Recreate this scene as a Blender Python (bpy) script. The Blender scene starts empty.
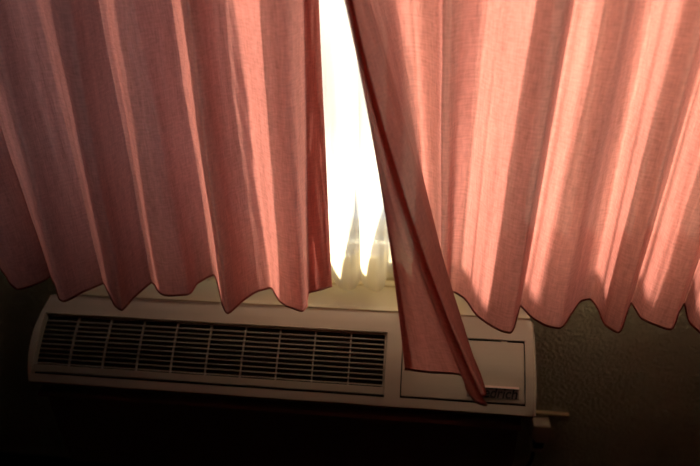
import bpy, bmesh, math, random
from mathutils import Vector, Matrix, noise

sc = bpy.context.scene
C = sc.collection

# ------------------------------------------------------------------ camera
cam_d = bpy.data.cameras.new('camera'); cam = bpy.data.objects.new('camera', cam_d); C.objects.link(cam)
pitch, yaw, roll = 0.503700673, 0.127530906, -0.0219391495
fwd = Vector((-math.sin(yaw)*math.cos(pitch), math.cos(yaw)*math.cos(pitch), -math.sin(pitch)))
rgt = Vector((math.cos(yaw), math.sin(yaw), 0)); upv = rgt.cross(fwd)
r_ = rgt*math.cos(roll) + upv*math.sin(roll); u_ = -rgt*math.sin(roll) + upv*math.cos(roll)
m = Matrix((r_, u_, -fwd)).transposed().to_4x4(); m.translation = (0.830346565, -1.22534826, 1.25266045)
cam.matrix_world = m
cam_d.sensor_width = 36; cam_d.lens = 631.137565*36/700; cam_d.clip_start = 0.02
cam_d.dof.use_dof = True; cam_d.dof.focus_distance = 1.15; cam_d.dof.aperture_fstop = 2.0
sc.camera = cam

# ------------------------------------------------------------------ light
w = bpy.data.worlds.new('daylight'); sc.world = w; w.use_nodes = True
bg = w.node_tree.nodes['Background']
bg.inputs[0].default_value = (0.80, 0.88, 1.0, 1); bg.inputs[1].default_value = 3.0
sun_d = bpy.data.lights.new('sun', 'SUN'); sun = bpy.data.objects.new('sun', sun_d); C.objects.link(sun)
sun_d.energy = 27; sun_d.angle = math.radians(3.4); sun_d.color = (1.0, 0.86, 0.66)
_d = Vector([-1.25, -1.0, -0.38])                                   # direction in which the sunlight travels
sun.rotation_euler = _d.to_track_quat('-Z', 'Y').to_euler(); sun.location = (3, 3, 4)
sc.view_settings.view_transform = 'Standard'; sc.view_settings.look = 'None'
sc.view_settings.exposure = 0.0; sc.view_settings.gamma = 1
sc.view_settings.use_curve_mapping = False
sc.cycles.max_bounces = 10; sc.cycles.transmission_bounces = 8; sc.cycles.transparent_max_bounces = 24
sc.cycles.diffuse_bounces = 5; sc.cycles.caustics_reflective = False; sc.cycles.caustics_refractive = False
sc.cycles.sample_clamp_indirect = 6

# ------------------------------------------------------------------ helpers
def mat(name):
    mt = bpy.data.materials.new(name); mt.use_nodes = True
    nt = mt.node_tree; nt.nodes.clear()
    return mt, nt, nt.nodes.new('ShaderNodeOutputMaterial')

def plain(name, col, rough=0.5, bump=0.0, bscale=200, var=0.06, spec=0.5, metal=0, bd=0.002):
    mt, nt, out = mat(name)
    p = nt.nodes.new('ShaderNodeBsdfPrincipled'); nt.links.new(p.outputs[0], out.inputs[0])
    tc = nt.nodes.new('ShaderNodeTexCoord'); n = nt.nodes.new('ShaderNodeTexNoise')
    n.inputs['Scale'].default_value = bscale; n.inputs['Detail'].default_value = 4
    nt.links.new(tc.outputs['Object'], n.inputs['Vector'])
    n2 = nt.nodes.new('ShaderNodeTexNoise'); n2.inputs['Scale'].default_value = 7
    nt.links.new(tc.outputs['Object'], n2.inputs['Vector'])
    mx = nt.nodes.new('ShaderNodeMix'); mx.data_type = 'RGBA'
    nt.links.new(n2.outputs['Fac'], mx.inputs[0])
    mx.inputs[6].default_value = tuple(c*(1-var) for c in col)+(1,); mx.inputs[7].default_value = tuple(min(1, c*(1+var)) for c in col)+(1,)
    nt.links.new(mx.outputs[2], p.inputs['Base Color'])
    p.inputs['Roughness'].default_value = rough; p.inputs['Specular IOR Level'].default_value = spec
    p.inputs['Metallic'].default_value = metal
    if bump:
        b = nt.nodes.new('ShaderNodeBump'); b.inputs['Strength'].default_value = bump; b.inputs['Distance'].default_value = bd
        nt.links.new(n.outputs['Fac'], b.inputs['Height']); nt.links.new(b.outputs[0], p.inputs['Normal'])
    return mt

def cloth(name, dif, trans, f_trans, f_clear, streak=0.18, weave=900):
    """woven fabric: diffuse front, translucent back, a little open weave"""
    mt, nt, out = mat(name)
    L = nt.links.new; N = nt.nodes.new
    uv = N('ShaderNodeUVMap')
    def tex(sx, sy, det=3):
        mp = N('ShaderNodeMapping'); mp.inputs['Scale'].default_value = (sx, sy, 1); L(uv.outputs[0], mp.inputs[0])
        n = N('ShaderNodeTexNoise'); n.inputs['Scale'].default_value = 1; n.inputs['Detail'].default_value = det
        L(mp.outputs[0], n.inputs['Vector']); return n
    a = tex(weave, 40); b = tex(60, weave*0.9); c = tex(38, 2.2, 4); d = tex(9, 7, 3)
    def mth(op, x, y):
        k = N('ShaderNodeMath'); k.operation = op
        for i, v in enumerate((x, y)):
            if isinstance(v, (int, float)): k.inputs[i].default_value = v
            else: L(v, k.inputs[i])
        return k.outputs[0]
    s = mth('ADD', mth('MULTIPLY', mth('ADD', a.outputs[0], b.outputs[0]), 0.75), mth('ADD', mth('MULTIPLY', c.outputs[0], 0.9), mth('MULTIPLY', d.outputs[0], 0.4)))
    # s averages about 1
    s = mth('ADD', mth('MULTIPLY', mth('SUBTRACT', s, 1.4), streak*2.6), 1.0)
    def tint(col):
        v = N('ShaderNodeVectorMath'); v.operation = 'SCALE'; v.inputs[0].default_value = col; L(s, v.inputs['Scale']); return v.outputs[0]
    D = N('ShaderNodeBsdfDiffuse'); T = N('ShaderNodeBsdfTranslucent'); X = N('ShaderNodeBsdfTransparent')
    L(tint(dif), D.inputs[0]); L(tint(trans), T.inputs[0])
    bp = N('ShaderNodeBump'); bp.inputs['Strength'].default_value = 0.6; bp.inputs['Distance'].default_value = 0.002
    L(s, bp.inputs['Height']); L(bp.outputs[0], D.inputs['Normal']); L(bp.outputs[0], T.inputs['Normal'])
    m1 = N('ShaderNodeMixShader'); m1.inputs[0].default_value = f_trans; L(D.outputs[0], m1.inputs[1]); L(T.outputs[0], m1.inputs[2])
    m2 = N('ShaderNodeMixShader'); m2.inputs[0].default_value = f_clear; L(m1.outputs[0], m2.inputs[1]); L(X.outputs[0], m2.inputs[2])
    L(m2.outputs[0], out.inputs[0])
    return mt

def link(name, me, mt, parent=None, smooth=False):
    if mt: me.materials.append(mt)
    if smooth:
        for p in me.polygons: p.use_smooth = True
    o = bpy.data.objects.new(name, me); C.objects.link(o); o.parent = parent
    return o

def obj(name, bm, mt, parent=None, smooth=False, bevel=0.0, seg=2):
    bmesh.ops.recalc_face_normals(bm, faces=bm.faces)
    me = bpy.data.meshes.new(name); bm.to_mesh(me); bm.free()
    o = link(name, me, mt, parent, smooth)
    if bevel:
        b = o.modifiers.new('bevel', 'BEVEL'); b.width = bevel; b.segments = seg; b.limit_method = 'ANGLE'; b.angle_limit = 0.6
    return o

def box(bm, x0, x1, y0, y1, z0, z1):
    vs = [bm.verts.new((x, y, z)) for x in (x0, x1) for y in (y0, y1) for z in (z0, z1)]
    for f in ((0,1,3,2), (4,6,7,5), (0,4,5,1), (2,3,7,6), (0,2,6,4), (1,5,7,3)): bm.faces.new([vs[i] for i in f])

def structure(o): o['kind'] = 'structure'; return o
def tag(o, label, cat): o['label'] = label; o['category'] = cat; return o
def thing(name, label, cat, loc):
    o = bpy.data.objects.new(name, None); C.objects.link(o); o.location = loc; o.empty_display_size = 0.1
    return tag(o, label, cat)
def shift(bm, loc):
    for v in bm.verts: v.co -= Vector(loc)

# ------------------------------------------------------------------ materials
M_wall = plain('olive_textured_wall', (0.86, 0.89, 0.68), 0.7, 1.0, 110, 0.03, 0.4, bd=0.015)
M_room = plain('dark_room_wall', (0.05, 0.04, 0.035), 0.9)
M_carpet = plain('dark_carpet', (0.03, 0.022, 0.02), 1.0, 0.6, 300)
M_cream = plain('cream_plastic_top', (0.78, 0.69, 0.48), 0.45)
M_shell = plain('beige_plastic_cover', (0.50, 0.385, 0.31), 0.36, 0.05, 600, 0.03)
M_dark = plain('black_interior', (0.012, 0.011, 0.010), 0.8)
M_louv = plain('taupe_louver', (0.42, 0.34, 0.27), 0.4)
M_white = plain('white_plug_plastic', (0.80, 0.76, 0.62), 0.4)
M_plate = plain('pale_outlet_plate', (0.78, 0.72, 0.44), 0.5)
M_black = plain('black_rubber', (0.02, 0.02, 0.02), 0.5)
M_frame = plain('window_frame_paint', (0.55, 0.50, 0.34), 0.5)
M_badge = plain('grey_badge', (0.24, 0.16, 0.15), 0.35)
M_badge_highlight = plain('painted_badge_highlight', (0.90, 0.62, 0.55), 0.3)  # highlight along the badge's top edge, put into the colour
M_letter = plain('black_lettering', (0.006, 0.006, 0.007), 0.4)
M_ground = plain('pale_paving_outside', (0.50, 0.48, 0.44), 0.9)
M_blocker = plain('grey_blocker_stucco', (0.32, 0.33, 0.36), 0.9, 0.3, 60)  # for the two added light blockers outside
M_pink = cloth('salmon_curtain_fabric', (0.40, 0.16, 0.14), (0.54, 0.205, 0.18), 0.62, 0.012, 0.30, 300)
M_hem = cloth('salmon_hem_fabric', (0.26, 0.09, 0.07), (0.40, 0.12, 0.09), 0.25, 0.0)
M_sheer = cloth('cream_sheer_fabric', (0.80, 0.74, 0.58), (0.97, 0.93, 0.80), 0.78, 0.34, 0.10)
M_sheer_hem = cloth('cream_sheer_hem_fabric', (0.80, 0.72, 0.50), (0.98, 0.90, 0.66), 0.9, 0.2, 0.10)
mt, nt, out = mat('window_glass')
g = nt.nodes.new('ShaderNodeBsdfGlossy'); g.inputs['Roughness'].default_value = 0.02
t = nt.nodes.new('ShaderNodeBsdfTransparent'); mx = nt.nodes.new('ShaderNodeMixShader'); mx.inputs[0].default_value = 0.05
nt.links.new(t.outputs[0], mx.inputs[1]); nt.links.new(g.outputs[0], mx.inputs[2]); nt.links.new(mx.outputs[0], out.inputs[0])
M_glass = mt

# ------------------------------------------------------------------ room shell
FZ, CZ = -0.24, 2.30
WX0, WX1, WZ0, WZ1 = (-0.35, 1.85, 0.545, 2.1)                                   # window opening
RX0, RX1, RY0 = -1.6, 2.6, -3.2
bm = bmesh.new()
box(bm, RX0, WX0, 0, 0.12, FZ, CZ); box(bm, WX1, RX1, 0, 0.12, FZ, CZ)
box(bm, WX0, WX1, 0, 0.12, WZ1, CZ)
box(bm, WX0, WX1, 0, 0.12, FZ, WZ0)
structure(obj('wall_back', bm, M_wall))
bm = bmesh.new(); box(bm, RX0-.1, RX0, RY0, 0.12, FZ, CZ); structure(obj('wall_left', bm, M_room))
bm = bmesh.new(); box(bm, RX1, RX1+.1, RY0, 0.12, FZ, CZ); structure(obj('wall_right', bm, M_room))
bm = bmesh.new(); box(bm, RX0-.1, RX1+.1, RY0-.1, RY0, FZ, CZ); structure(obj('wall_front', bm, M_room))
bm = bmesh.new(); box(bm, RX0-.1, RX1+.1, RY0-.1, 0.12, FZ-.1, FZ); structure(obj('floor', bm, M_carpet))
bm = bmesh.new(); box(bm, RX0-.1, RX1+.1, RY0-.1, 0.12, CZ, CZ+.1); structure(obj('ceiling', bm, M_room))
bm = bmesh.new()                                                    # window frame: rails, jambs, meeting stile
y0, y1, t = 0.05, 0.10, 0.04
box(bm, WX0, WX1, y0, y1, WZ0, WZ0+.012); box(bm, WX0, WX1, y0, y1, WZ1-t, WZ1)
box(bm, WX0, WX0+t, y0, y1, WZ0+.05, WZ1-t); box(bm, WX1-t, WX1, y0, y1, WZ0+.05, WZ1-t)
box(bm, 1.14, WX1-t, 0.052, 0.098, WZ0+.012, 0.69)                # tall rail added to keep low sun off the right curtain's foot
box(bm, WX0+t, 0.34, 0.052, 0.098, WZ0+.012, 0.69)  # second added rail, darkens the foot of the left curtain
box(bm, 1.14, 1.165, 0.052, 0.098, 0.69, WZ1-t)
structure(obj('window_1', bm, M_frame))
bm = bmesh.new(); box(bm, WX0+t, WX1-t, 0.072, 0.076, WZ0+.05, WZ1-t); structure(obj('window_2', bm, M_glass)).name = 'window_1_glass'
bm = bmesh.new(); box(bm, WX0-.04, WX1+.04, -0.010, 0.0, WZ0-.03, WZ0+.004); box(bm, -0.02, 1.09, -0.008, 0, 0.452, 0.494); structure(obj('trim_1', bm, M_frame, bevel=.003))

bm = bmesh.new(); box(bm, -12, 14, 0.12, 20, FZ-.5, FZ-.4); structure(obj('ground_outside', bm, M_ground))
bm = bmesh.new(); box(bm, RX0, RX1, 0.12, 1.15, 2.16, 2.30); structure(obj('sky_blocker_outside', bm, M_blocker))  # unseen overhang added to cut high sky light on the curtain bottoms
bm = bmesh.new(); box(bm, -5, 5.73, 4.0, 7.0, FZ-.4, 7.0); structure(obj('sun_blocker_outside', bm, M_blocker))  # unseen block added to keep the sun off the left curtain

# ------------------------------------------------------------------ wall air conditioner
ORG = (0.535, 0, FZ)
ac = thing('air_conditioner', 'beige wall air conditioner with a louvered vent and control door below the pink curtains', 'air conditioner', ORG)
S0 = Vector((0, -0.125, 0.4465)); S1 = Vector((0, -0.275, 0.319))   # sloped face: seam to lower lip
SL = (S1-S0).length; T_ = (S1-S0)/SL; N_ = Vector((0, T_.z, -T_.y)).normalized()   # outward normal
if N_.y > 0: N_ = -N_
def fp(x, s, d=0.0):  # point on the sloped face; s 0..1 down the slope, d outward
    bulge = 0.010*math.sin(math.pi*min(max(s, 0), 1))
    p = S0 + T_*(s*SL) + N_*(d + bulge); return Vector((x, p.y, p.z))
def xl(s): return 0.002 - 0.016*math.sin(math.pi*min(1, max(0, s*1.0+0.0)))**0.8
def xr(s): return 1.066 + 0.002*math.sin(math.pi*min(1, max(0, s)))
def slab(bm, x0, x1, s0, s1, d0, d1, n=8):  # slab following the face
    rows = []
    for i in range(n+1):
        s = s0+(s1-s0)*i/n
        a = x0(s) if callable(x0) else x0; b = x1(s) if callable(x1) else x1
        rows.append([bm.verts.new(fp(a, s, d0)), bm.verts.new(fp(b, s, d0)), bm.verts.new(fp(b, s, d1)), bm.verts.new(fp(a, s, d1))])
    for r, q in zip(rows, rows[1:]):
        for k in range(4): bm.faces.new((r[k], r[(k+1) % 4], q[(k+1) % 4], q[k]))
    bm.faces.new(rows[0]); bm.faces.new(rows[-1][::-1])

GX0, GX1, GS0, GS1 = 0.002, 0.769, 0.212, 0.885
DX0, DX1, DS0, DS1 = 0.801, 1.051, 0.222, 0.880
SE = 0.968
def shell_grid(bm, d):
    xs = [None, -0.001, GX0, GX1, 0.785, DX0, DX1, 1.06, None]
    ss = [0, .04, .12, GS0, DS0, .4, .55, .7, DS1, GS1, 0.92, SE]
    vv = []
    for s in ss:
        row = []
        for j, x in enumerate(xs):
            if j == 0: x = xl(s)
            if j == len(xs)-1: x = xr(s)
            row.append(fp(x, s, d))
        vv.append(row)
    return xs, ss, vv
bm = bmesh.new()
xs, ss, A = shell_grid(bm, 0.0)
V = [[bm.verts.new(p) for p in row] for row in A]
def hole(i, j):
    s, x = (ss[i]+ss[i+1])/2, (A[i][j].x+A[i][j+1].x)/2
    return (GX0 < x < GX1 and GS0 < s < GS1) or (DX0 < x < DX1 and DS0 < s < DS1)
for i in range(len(ss)-1):
    for j in range(len(xs)-1):
        if not hole(i, j): bm.faces.new((V[i][j], V[i+1][j], V[i+1][j+1], V[i][j+1]))
# lower lip rolling under, and the top edge rolling back to the seam
def band(prof, fa, fb, cap=False):
    rows = [[bm.verts.new((fa, y, z)), bm.verts.new((fb, y, z))] for y, z in prof]
    for r, q in zip(rows, rows[1:]): bm.faces.new((r[0], q[0], q[1], r[1]))
e = fp(0, SE)
band([(e.y, e.z), (e.y-0.0015, e.z-0.004), (e.y+0.001, e.z-0.0075), (e.y+0.008, e.z-0.009), (e.y+0.022, e.z-0.008)], xl(SE), xr(SE))
e = fp(0, 0.0)
band([(e.y, e.z), (-0.1225, 0.4485), (-0.1205, 0.4475), (-0.1205, 0.435)], xl(0), xr(0))
# side cheeks with a rounded shoulder back to the wall
for sgn, fx in ((-1, xl), (1, xr)):
    rings = []
    R = 0.014
    for i in range(25):
        s = SE*i/24; p = fp(fx(s), s)
        ring = [bm.verts.new(p)]
        for a in (20, 45, 70, 90):
            a = math.radians(a); q = p - N_*(R*(1-math.cos(a))); ring.append(bm.verts.new((p.x + sgn*R*0.5*math.sin(a), q.y, q.z)))
        q = ring[-1].co; ring.append(bm.verts.new((q.x - sgn*0.004, min(q.y+0.03+0.10*s, -0.09), min(q.z-0.03, 0.40-0.09*s))))
        rings.append(ring)
    for r, q in zip(rings, rings[1:]):
        for k in range(5): bm.faces.new((r[k], r[k+1], q[k+1], q[k]))
bmesh.ops.remove_doubles(bm, verts=bm.verts, dist=1e-5)
shift(bm, ORG)
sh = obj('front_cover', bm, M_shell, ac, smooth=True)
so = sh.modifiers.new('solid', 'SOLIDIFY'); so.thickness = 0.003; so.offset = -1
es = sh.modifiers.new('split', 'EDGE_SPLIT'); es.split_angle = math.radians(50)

bm = bmesh.new()                                                    # cabinet: top, sides, lower case
prof = [(0.0, 0.452), (-0.060, 0.4515), (-0.108, 0.450), (-0.1145, 0.4475), (-0.1145, 0.41), (-0.235, 0.302), (-0.235, 0.300), (0.0, 0.300)]
vs = [[bm.verts.new((x, y, z)) for y, z in prof] for x in (0.006, 1.066)]
n = len(prof)
for k in range(n): bm.faces.new((vs[0][k], vs[0][(k+1) % n], vs[1][(k+1) % n], vs[1][k]))
bm.faces.new(vs[0]); bm.faces.new(vs[1][::-1])
# thin step line on the top near the wall
box(bm, 0.008, 1.064, -0.030, -0.0005, 0.4515, 0.456)
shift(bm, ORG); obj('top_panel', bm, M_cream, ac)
bm = bmesh.new()                                                    # dark cavity liners behind grille and door
slab(bm, GX0-.003, GX1+.003, GS0-.01, GS1+.01, -0.019, -0.016)
shift(bm, ORG); obj('vent_cavity', bm, M_dark, ac)
bm = bmesh.new()                                                    # lower front with groove and ridge
prof = [(-0.19, 0.309), (-0.252, 0.309), (-0.254, 0.297), (-0.271, 0.295), (-0.2765, 0.290), (-0.2735, 0.283), (-0.250, 0.281), (-0.246, 0.10), (-0.238, 0.04), (-0.19, 0.04)]
vs = [[bm.verts.new((x, y, z)) for y, z in prof] for x in (0.012, 1.046)]
n = len(prof)
for k in range(n): bm.faces.new((vs[0][k], vs[0][(k+1) % n], vs[1][(k+1) % n], vs[1][k]))
bm.faces.new(vs[0]); bm.faces.new(vs[1][::-1])
shift(bm, ORG); obj('intake_panel', bm, M_shell, ac, bevel=.001)
bm = bmesh.new(); box(bm, 0.02, 1.04, -0.20, -0.06, FZ, 0.04)
shift(bm, ORG); obj('base_cabinet', bm, M_dark, ac)
bm = bmesh.new(); box(bm, 0.06, 1.02, -0.06, -0.001, 0.04, 0.30)
shift(bm, ORG); obj('wall_sleeve', bm, M_dark, ac)

# louvered vent insert
gr = bmesh.new()
B0 = 0.785                                                          # louvers end, insert's bottom rail begins
slab(gr, GX0+.001, GX1-.001, GS0+.004, GS0+.022, -0.009, -0.003, 2)
slab(gr, GX0+.001, GX1-.001, B0, GS1-.026, -0.010, 0.0005, 2)
slab(gr, GX0+.001, GX0+.003, GS0, GS1-.026, -0.010, -0.002, 6)
slab(gr, GX1-.005, GX1-.001, GS0, GS1-.026, -0.010, -0.002, 6)
shift(gr, ORG); vent = obj('vent_grille', gr, M_louv, ac, bevel=.0006)
NR = 10
for k in range(1, NR+1):
    s = GS0+.022 + (B0-GS0-.022)*(k-0.0)/(NR+0.4)
    b = bmesh.new(); slab(b, GX0+.004, GX1-.004, s-.0045, s+.0045, -0.0105, -0.0035, 1); shift(b, ORG)
    obj('louver', b, M_louv, vent, bevel=.0005)
for k in range(1, 10):
    x = GX0 + (GX1-GX0)*k/10
    b = bmesh.new(); slab(b, x-.0010, x+.0010, GS0+.02, B0, -0.013, -0.0055, 6); shift(b, ORG)
    obj('divider', b, M_louv, vent)
# control door
bm = bmesh.new()
slab(bm, DX0-.002, DX1+.002, DS0-.01, DS1+.01, -0.014, -0.012); shift(bm, ORG); obj('door_recess', bm, M_dark, ac)
bm = bmesh.new()
slab(bm, DX0+.0022, DX1-.0016, DS0+.020, DS1-.022, -0.005, 0.0002, 10); shift(bm, ORG)
door = obj('control_door', bm, M_shell, ac, smooth=False, bevel=.001)
bm = bmesh.new(); slab(bm, 1.005, 1.016, DS0+.005, DS0+.022, -0.004, 0.0006, 1); shift(bm, ORG); obj('latch', bm, M_louv, door)
bm = bmesh.new(); slab(bm, 0.935, 1.038, 0.700, 0.722, 0.0, 0.0035, 1); shift(bm, ORG); obj('badge_highlight', bm, M_badge_highlight, door)  # bright strip painted as the badge's highlight
bm = bmesh.new(); slab(bm, 0.935, 1.038, 0.722, 0.822, 0.0, 0.0010, 2); shift(bm, ORG)
bd = obj('badge', bm, M_badge, door)
cu = bpy.data.curves.new('lettering', 'FONT'); cu.body = 'Friedrich'; cu.size = 0.030; cu.extrude = 0.0006; cu.offset = 0.0005
cu.shear = 0.25; cu.align_x = 'CENTER'; cu.align_y = 'CENTER'; cu.space_character = 1.0
tmp = bpy.data.objects.new('tmp', cu); C.objects.link(tmp)
me = bpy.data.meshes.new_from_object(tmp); bpy.data.objects.remove(tmp)
o = link('lettering', me, M_letter, bd)
p = fp(0.986, 0.773, 0.0018); X = Vector((1, 0, 0)); Y = -T_; Z = X.cross(Y)
mm = Matrix((X, Y, Z)).transposed().to_4x4(); mm.translation = p - Vector(ORG)
me.transform(Matrix.Diagonal((0.89, 0.95, 1, 1))); me.transform(mm)

# ------------------------------------------------------------------ outlet, plug and cord on the right
wc = thing('wiring_channel', 'thin pale wiring channel running right from the air conditioner on the olive wall', 'wiring channel', (1.155, 0, 0.07))
bm = bmesh.new(); box(bm, 1.075, 1.212, -0.012, 0.0, 0.0745, 0.0825); shift(bm, (1.155, 0, 0.07)); obj('channel_cover', bm, M_plate, wc, bevel=.0015)
bm = bmesh.new(); box(bm, 1.2125, 1.2165, -0.013, 0.0, 0.0738, 0.0832); shift(bm, (1.155, 0, 0.07)); obj('end_cap', bm, M_plate, wc, bevel=.001)

pl = thing('power_plug', 'white boxy plug with a clipped corner below the thin wiring channel', 'plug', (1.14, -0.03, 0.0))
bm = bmesh.new()
pr = [(1.124, 0.028), (1.128, 0.066), (1.171, 0.066), (1.173, 0.016), (1.168, 0.008), (1.140, 0.008)]
vs = [[bm.verts.new((x, y, z)) for x, z in pr] for y in (-0.0005, -0.040)]
for k in range(6): bm.faces.new((vs[0][k], vs[0][(k+1) % 6], vs[1][(k+1) % 6], vs[1][k]))
bm.faces.new(vs[0]); bm.faces.new(vs[1][::-1])
shift(bm, (1.14, -0.03, 0.0)); obj('plug_body', bm, M_white, pl, bevel=.003)
bm = bmesh.new(); box(bm, 1.138, 1.162, -0.034, -0.008, -0.018, 0.008); shift(bm, (1.14, -0.03, 0)); obj('strain_relief', bm, M_black, pl, bevel=.002)
bm = bmesh.new(); box(bm, 1.132, 1.164, -0.038, -0.004, -0.028, -0.018); shift(bm, (1.14, -0.03, 0)); obj('plug_cap', bm, M_white, pl, bevel=.002)
def tube(name, pts, r, mt, parent=None, res=6, smooth=True, n=8):
    bm = bmesh.new(); pv = [Vector(p) for p in pts]; rings = []
    for i, p in enumerate(pv):
        d = (pv[min(i+1, len(pv)-1)]-pv[max(i-1, 0)]).normalized()
        a = d.cross(Vector((0, 0, 1)));  a = a.normalized() if a.length > 1e-3 else Vector((1, 0, 0)); b = d.cross(a)
        rings.append([bm.verts.new(p + a*r*math.cos(2*math.pi*k/n) + b*r*math.sin(2*math.pi*k/n)) for k in range(n)])
    for q, w_ in zip(rings, rings[1:]):
        for k in range(n): bm.faces.new((q[k], q[(k+1) % n], w_[(k+1) % n], w_[k]))
    bm.faces.new(rings[0]); bm.faces.new(rings[-1][::-1])
    return obj(name, bm, mt, parent, smooth=smooth)
tube('cord', [(x-1.14, y+.03, z) for x, y, z in [(1.142, -.026, -.028), (1.14, -.026, -.07), (1.125, -.03, -.11), (1.09, -.04, -.12), (1.052, -.05, -.09), (1.045, -.05, -.05)]], 0.004, M_black, pl)

# ------------------------------------------------------------------ curtains
def catmull(P, sub):
    out = []
    n = len(P)
    for i in range(n-1):
        p0, p1, p2, p3 = P[max(i-1, 0)], P[i], P[i+1], P[min(i+2, n-1)]
        # centripetal-like tangents keep the creases tight
        d1 = max(math.dist(p1[:2], p2[:2]), 1e-4); d0 = max(math.dist(p0[:2], p1[:2]), 1e-4); d2 = max(math.dist(p2[:2], p3[:2]), 1e-4)
        for k in range(sub):
            t = k/sub; v = []
            for c in range(len(p1)):
                m1 = (p2[c]-p0[c])/(d0+d1)*d1 if i > 0 else (p2[c]-p1[c])
                m2 = (p3[c]-p1[c])/(d1+d2)*d1 if i < n-2 else (p2[c]-p1[c])
                h = (2*t**3-3*t*t+1)*p1[c]+(t**3-2*t*t+t)*m1*.8+(-2*t**3+3*t*t)*p2[c]+(t**3-t*t)*m2*.8
                v.append(h)
            out.append(v)
    out.append(list(P[-1]))
    return out

def hanging(keys, zh, ztop, sub, seed, amp, rows=90, ybar=-0.19, wr=1.0):
    P = []
    for k in keys:
        mid = k[5] if len(k) > 5 else None
        P.append(list(k[:5]) + (list(mid) if mid else [None]*3))
    for p in P:
        if p[5] is None:
            t = 0.58; p[5] = p[0]+(p[2]-p[0])*t; p[6] = p[1]+(p[3]-p[1])*t; p[7] = zh+(p[4]-zh)*t
    Q = catmull(P, sub)
    L = [0.0]
    for a, b in zip(Q, Q[1:]): L.append(L[-1]+math.dist(a[:2], b[:2]))
    grid = []
    for r in range(rows+1):
        f = r/rows
        z = zh + (1.20-zh)*(f/0.72) if f <= 0.72 else 1.20 + (ztop-1.20)*((f-0.72)/0.28)
        row = []
        for q, l in zip(Q, L):
            hx, hy, tx, ty, tz, mx_, my_, mz = q
            # quadratic through hem, mid, top; straight above
            def lag(a, b, c, z):
                z0, z1, z2 = zh, mz, tz
                return a*(z-z1)*(z-z2)/((z0-z1)*(z0-z2)) + b*(z-z0)*(z-z2)/((z1-z0)*(z1-z2)) + c*(z-z0)*(z-z1)/((z2-z0)*(z2-z1))
            if z <= tz: x, y = lag(hx, mx_, tx, z), lag(hy, my_, ty, z)
            else:
                e = 0.02; gx = (lag(hx, mx_, tx, tz)-lag(hx, mx_, tx, tz-e))/e
                u = (z-tz)/(ztop-tz)
                x = tx + gx*(ztop-tz)*(u-0.5*u*u)*0.4; y = ty + (ybar+(ty-ybar)*0.55-ty)*u
            w = math.sin(min(1, f*3)*math.pi/2)*.6+.4
            ny = noise.noise(Vector((l*26+seed, z*1.5, seed)))*amp + noise.noise(Vector((l*9+seed, z*4.0, seed+5)))*amp*1.2
            nx = noise.noise(Vector((l*12-seed, z*2.2, seed+9)))*amp*0.8
            q1 = noise.noise(Vector((l*34+seed*3, z*3.0+l*2, seed+2))); q2 = noise.noise(Vector((l*60+z*9, z*7.0-l*5, seed+7)))
            ny += amp*wr*(1-4*abs(q1))*0.35 + amp*wr*(0.5-2*abs(q2))*0.30
            row.append((x+nx*w, y+ny*w, z + 0.0))
        grid.append(row)
    return grid, L

def sheet(name, grid, L, mt, parent, r0=0, r1=None, off=(0, 0, 0)):
    r1 = len(grid) if r1 is None else r1
    g = grid[r0:r1]; n = len(L)
    vs = [(p[0]+off[0], p[1]+off[1], p[2]+off[2]) for row in g for p in row]
    fs = [(i*n+j, i*n+j+1, (i+1)*n+j+1, (i+1)*n+j) for i in range(len(g)-1) for j in range(n-1)]
    me = bpy.data.meshes.new(name); me.from_pydata(vs, [], fs)
    uv = me.uv_layers.new(name='UVMap')
    for p in me.polygons:
        for li in p.loop_indices:
            vi = me.loops[li].vertex_index; uv.data[li].uv = (L[vi % n], me.vertices[vi].co.z)
    return link(name, me, mt, parent, smooth=True)

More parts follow.
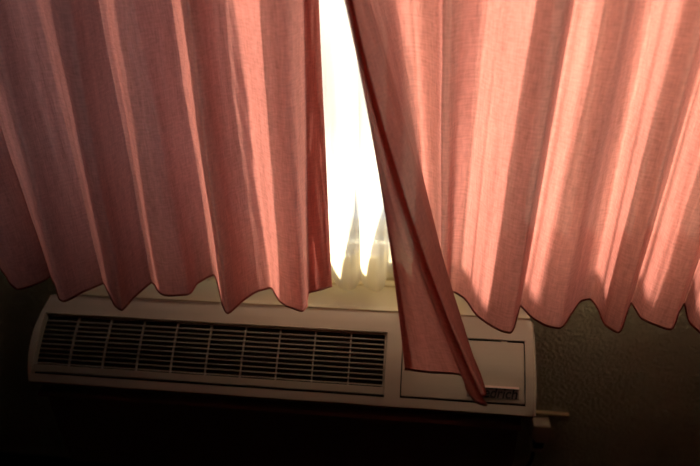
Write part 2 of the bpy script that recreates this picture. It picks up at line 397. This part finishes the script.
# plan of the folds in metres: hem x, hem y, then x, y, z higher up (and a point in between where the cloth is pulled)
LEFT = [
    (-0.257, -0.152, -0.274, -0.154, 1.091),
    (-0.149, -0.235, -0.163, -0.216, 1.1),
    (-0.139, -0.167, -0.126, -0.165, 1.092),
    (-0.099, -0.139, -0.106, -0.144, 1.089),
    (-0.05, -0.183, -0.049, -0.177, 1.094),
    (0.014, -0.235, 0.002, -0.216, 1.1),
    (0.043, -0.21, 0.014, -0.198, 1.097),
    (0.054, -0.182, 0.021, -0.176, 1.094),
    (0.044, -0.171, 0.032, -0.168, 1.093),
    (0.081, -0.211, 0.078, -0.198, 1.097),
    (0.13, -0.268, 0.131, -0.241, 1.104),
    (0.155, -0.23, 0.146, -0.212, 1.099),
    (0.178, -0.202, 0.171, -0.192, 1.096),
    (0.182, -0.198, 0.18, -0.188, 1.095),
    (0.209, -0.232, 0.21, -0.214, 1.099),
    (0.245, -0.278, 0.254, -0.248, 1.104),
    (0.261, -0.286, 0.276, -0.254, 1.105),
    (0.266, -0.241, 0.278, -0.221, 1.1),
    (0.28, -0.189, 0.285, -0.182, 1.094),
    (0.29, -0.196, 0.296, -0.187, 1.095),
    (0.316, -0.226, 0.323, -0.21, 1.098),
    (0.337, -0.231, 0.34, -0.213, 1.099),
    (0.373, -0.221, 0.358, -0.206, 1.098),
    (0.378, -0.181, 0.381, -0.176, 1.093),
    (0.4, -0.148, 0.398, -0.151, 1.089),
    (0.41, -0.159, 0.407, -0.159, 1.091),
    (0.448, -0.242, 0.44, -0.222, 1.1),
    (0.47, -0.277, 0.462, -0.248, 1.104),
    (0.487, -0.232, 0.479, -0.214, 1.099),
    (0.509, -0.198, 0.498, -0.188, 1.095),
    (0.533, -0.185, 0.515, -0.179, 1.093),
    (0.546, -0.206, 0.535, -0.194, 1.096),
    (0.566, -0.235, 0.562, -0.216, 1.099),
    (0.589, -0.25, 0.584, -0.228, 1.101),
    (0.61, -0.258, 0.607, -0.234, 1.102),
    (0.616, -0.244, 0.619, -0.223, 1.1),
    (0.613, -0.221, 0.624, -0.206, 1.097),
    (0.613, -0.196, 0.63, -0.187, 1.095),
    (0.631, -0.184, 0.64, -0.178, 1.093),
    (0.655, -0.167, 0.651, -0.165, 1.091),
]
RIGHT = [
    (0.813, -0.405, 0.712, -0.3, 1.112, (0.76, -0.335, 0.886)),
    (0.855, -0.408, 0.715, -0.31, 1.113, (0.775, -0.375, 0.872)),
    (0.907, -0.41, 0.718, -0.318, 1.114, (0.783, -0.39, 0.879)),
    (0.915, -0.445, 0.72, -0.32, 1.115, (0.785, -0.395, 0.896)),
    (0.928, -0.471, 0.722, -0.323, 1.115, (0.786, -0.4, 0.899)),
    (0.943, -0.476, 0.724, -0.323, 1.115, (0.792, -0.405, 0.901)),
    (0.931, -0.457, 0.716, -0.31, 1.113, (0.781, -0.385, 0.892)),
    (0.942, -0.454, 0.723, -0.3, 1.112, (0.791, -0.375, 0.888)),
    (0.934, -0.393, 0.732, -0.28, 1.109),
    (0.913, -0.304, 0.742, -0.24, 1.102),
    (0.896, -0.195, 0.757, -0.21, 1.098),
    (0.865, -0.141, 0.776, -0.165, 1.091),
    (0.857, -0.131, 0.795, -0.16, 1.09),
    (0.865, -0.145, 0.826, -0.18, 1.093),
    (0.875, -0.187, 0.851, -0.21, 1.098),
    (0.885, -0.186, 0.863, -0.21, 1.098),
    (0.893, -0.164, 0.881, -0.18, 1.093),
    (0.906, -0.17, 0.913, -0.16, 1.09),
    (0.923, -0.193, 0.931, -0.185, 1.094),
    (0.94, -0.237, 0.951, -0.218, 1.099),
    (0.963, -0.269, 0.981, -0.242, 1.102),
    (0.983, -0.285, 1.004, -0.254, 1.104),
    (0.999, -0.287, 1.021, -0.255, 1.104),
    (1.015, -0.237, 1.036, -0.218, 1.099),
    (1.025, -0.204, 1.047, -0.193, 1.095),
    (1.041, -0.235, 1.066, -0.216, 1.098),
    (1.063, -0.26, 1.086, -0.235, 1.101),
    (1.089, -0.267, 1.108, -0.24, 1.102),
    (1.114, -0.225, 1.127, -0.209, 1.097),
    (1.141, -0.177, 1.148, -0.173, 1.092),
    (1.162, -0.168, 1.167, -0.166, 1.091),
    (1.17, -0.201, 1.176, -0.191, 1.094),
    (1.173, -0.25, 1.187, -0.228, 1.1),
    (1.191, -0.269, 1.217, -0.242, 1.102),
    (1.217, -0.215, 1.241, -0.201, 1.096),
    (1.236, -0.175, 1.264, -0.171, 1.091),
    (1.242, -0.222, 1.272, -0.206, 1.097),
    (1.261, -0.242, 1.291, -0.222, 1.099),
    (1.286, -0.252, 1.311, -0.229, 1.1),
    (1.313, -0.203, 1.335, -0.192, 1.094),
    (1.335, -0.169, 1.358, -0.167, 1.09),
    (1.326, -0.227, 1.353, -0.21, 1.097),
    (1.341, -0.272, 1.374, -0.244, 1.102),
    (1.363, -0.276, 1.388, -0.247, 1.103),
    (1.403, -0.208, 1.425, -0.196, 1.095),
    (1.428, -0.174, 1.45, -0.171, 1.091),
    (1.433, -0.226, 1.459, -0.21, 1.097),
    (1.452, -0.254, 1.477, -0.23, 1.1),
    (1.479, -0.26, 1.493, -0.235, 1.101),
    (1.518, -0.197, 1.538, -0.188, 1.093),
    (1.544, -0.163, 1.568, -0.162, 1.089),
    (1.537, -0.231, 1.558, -0.213, 1.097),
    (1.557, -0.258, 1.581, -0.234, 1.1),
    (1.615, -0.195, 1.629, -0.186, 1.093),
    (1.65, -0.167, 1.671, -0.165, 1.09),
]
def more(x0, x1):                                     # regular folds that carry a curtain on past the window's end
    out = []; x = x0; k = 0
    while x < x1:
        for dx, y in ((0, -0.165), (0.006, -0.215), (0.035, -0.262), (0.075, -0.225)):
            out.append((x+dx, y, x+dx, -0.19+(y+0.20)*0.75, 1.09))
        x += 0.105 + 0.012*math.sin(k*2.3); k += 1
    return out
RIGHT += more(1.725, 2.0)
LEFT = more(-0.60, -0.32) + LEFT
def curtain(name, label, keys, mt, mh, zh, sub, seed, amp, hem_r, side):
    grid, L = hanging(keys, zh, CZ, sub, seed, amp)
    t = thing(name, label, 'curtain', (grid[0][len(L)//2][0], -0.19, zh))
    o = tuple(-c for c in t.location)
    sheet('cloth', grid, L, mt, t, off=o)
    a, b = int(side[0]*sub), int(side[1]*sub)+1                  # turned-over side hem, a second layer behind the cloth
    sheet('side_hem', [row[a:b] for row in grid], [v+0.3 for v in L[a:b]], mt, t, off=(o[0], o[1]+0.003, o[2]))
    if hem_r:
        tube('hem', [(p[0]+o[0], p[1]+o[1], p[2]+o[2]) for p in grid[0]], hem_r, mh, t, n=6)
    return t, grid, L, o
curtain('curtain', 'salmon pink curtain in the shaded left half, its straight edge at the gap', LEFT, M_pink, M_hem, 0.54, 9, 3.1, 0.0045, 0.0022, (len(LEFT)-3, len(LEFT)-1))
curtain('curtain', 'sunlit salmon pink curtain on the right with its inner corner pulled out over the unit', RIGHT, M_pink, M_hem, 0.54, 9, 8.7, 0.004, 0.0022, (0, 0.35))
# sheer: real lobes in the gap, even waves behind the curtains
SH = []
x = -0.52
random.seed(4)
while x < 0.60:
    SH.append((x, -0.060+random.uniform(-.008, .008))); SH.append((x+0.030, -0.098)); x += 0.062+random.uniform(-.008, .008)
n0 = len(SH)
SH += [(0.632, -0.052), (0.650, -0.083), (0.665, -0.105), (0.684, -0.109), (0.695, -0.094), (0.699, -0.078), (0.704, -0.066), (0.709, -0.080), (0.724, -0.098), (0.744, -0.106), (0.755, -0.090), (0.761, -0.050)]
n1 = len(SH)
x = 0.79
while x < 2.05:
    SH.append((x, -0.060+random.uniform(-.008, .008))); SH.append((x+0.030, -0.098)); x += 0.062+random.uniform(-.008, .008)
SHK = []
for i, (a, b) in enumerate(SH):
    f = 0.06 if n0 <= i < n1 else 0.7                 # the cloth in the gap opens out flat above its hem
    SHK.append((a, b, a+random.uniform(-.004, .004), -0.08+(b+.08)*f, 1.08, (a, -0.08+(b+.08)*f*1.2, 0.71)))
grid, L = hanging(SHK, 0.49, CZ, 6, 1.3, 0.0010, rows=60, ybar=-0.08, wr=0.3)
ts = thing('sheer_curtain', 'thin cream sheer curtain glowing in the gap between the pink curtains', 'curtain', (0.7, -0.08, 0.49))
o = tuple(-c for c in ts.location)
sheet('cloth', grid, L, M_sheer, ts, off=o)
k = next(i for i, row in enumerate(grid) if row[0][2] > 0.562)
sheet('hem', grid, L, M_sheer_hem, ts, 0, k+1, off=(o[0], o[1]+0.0015, o[2]))
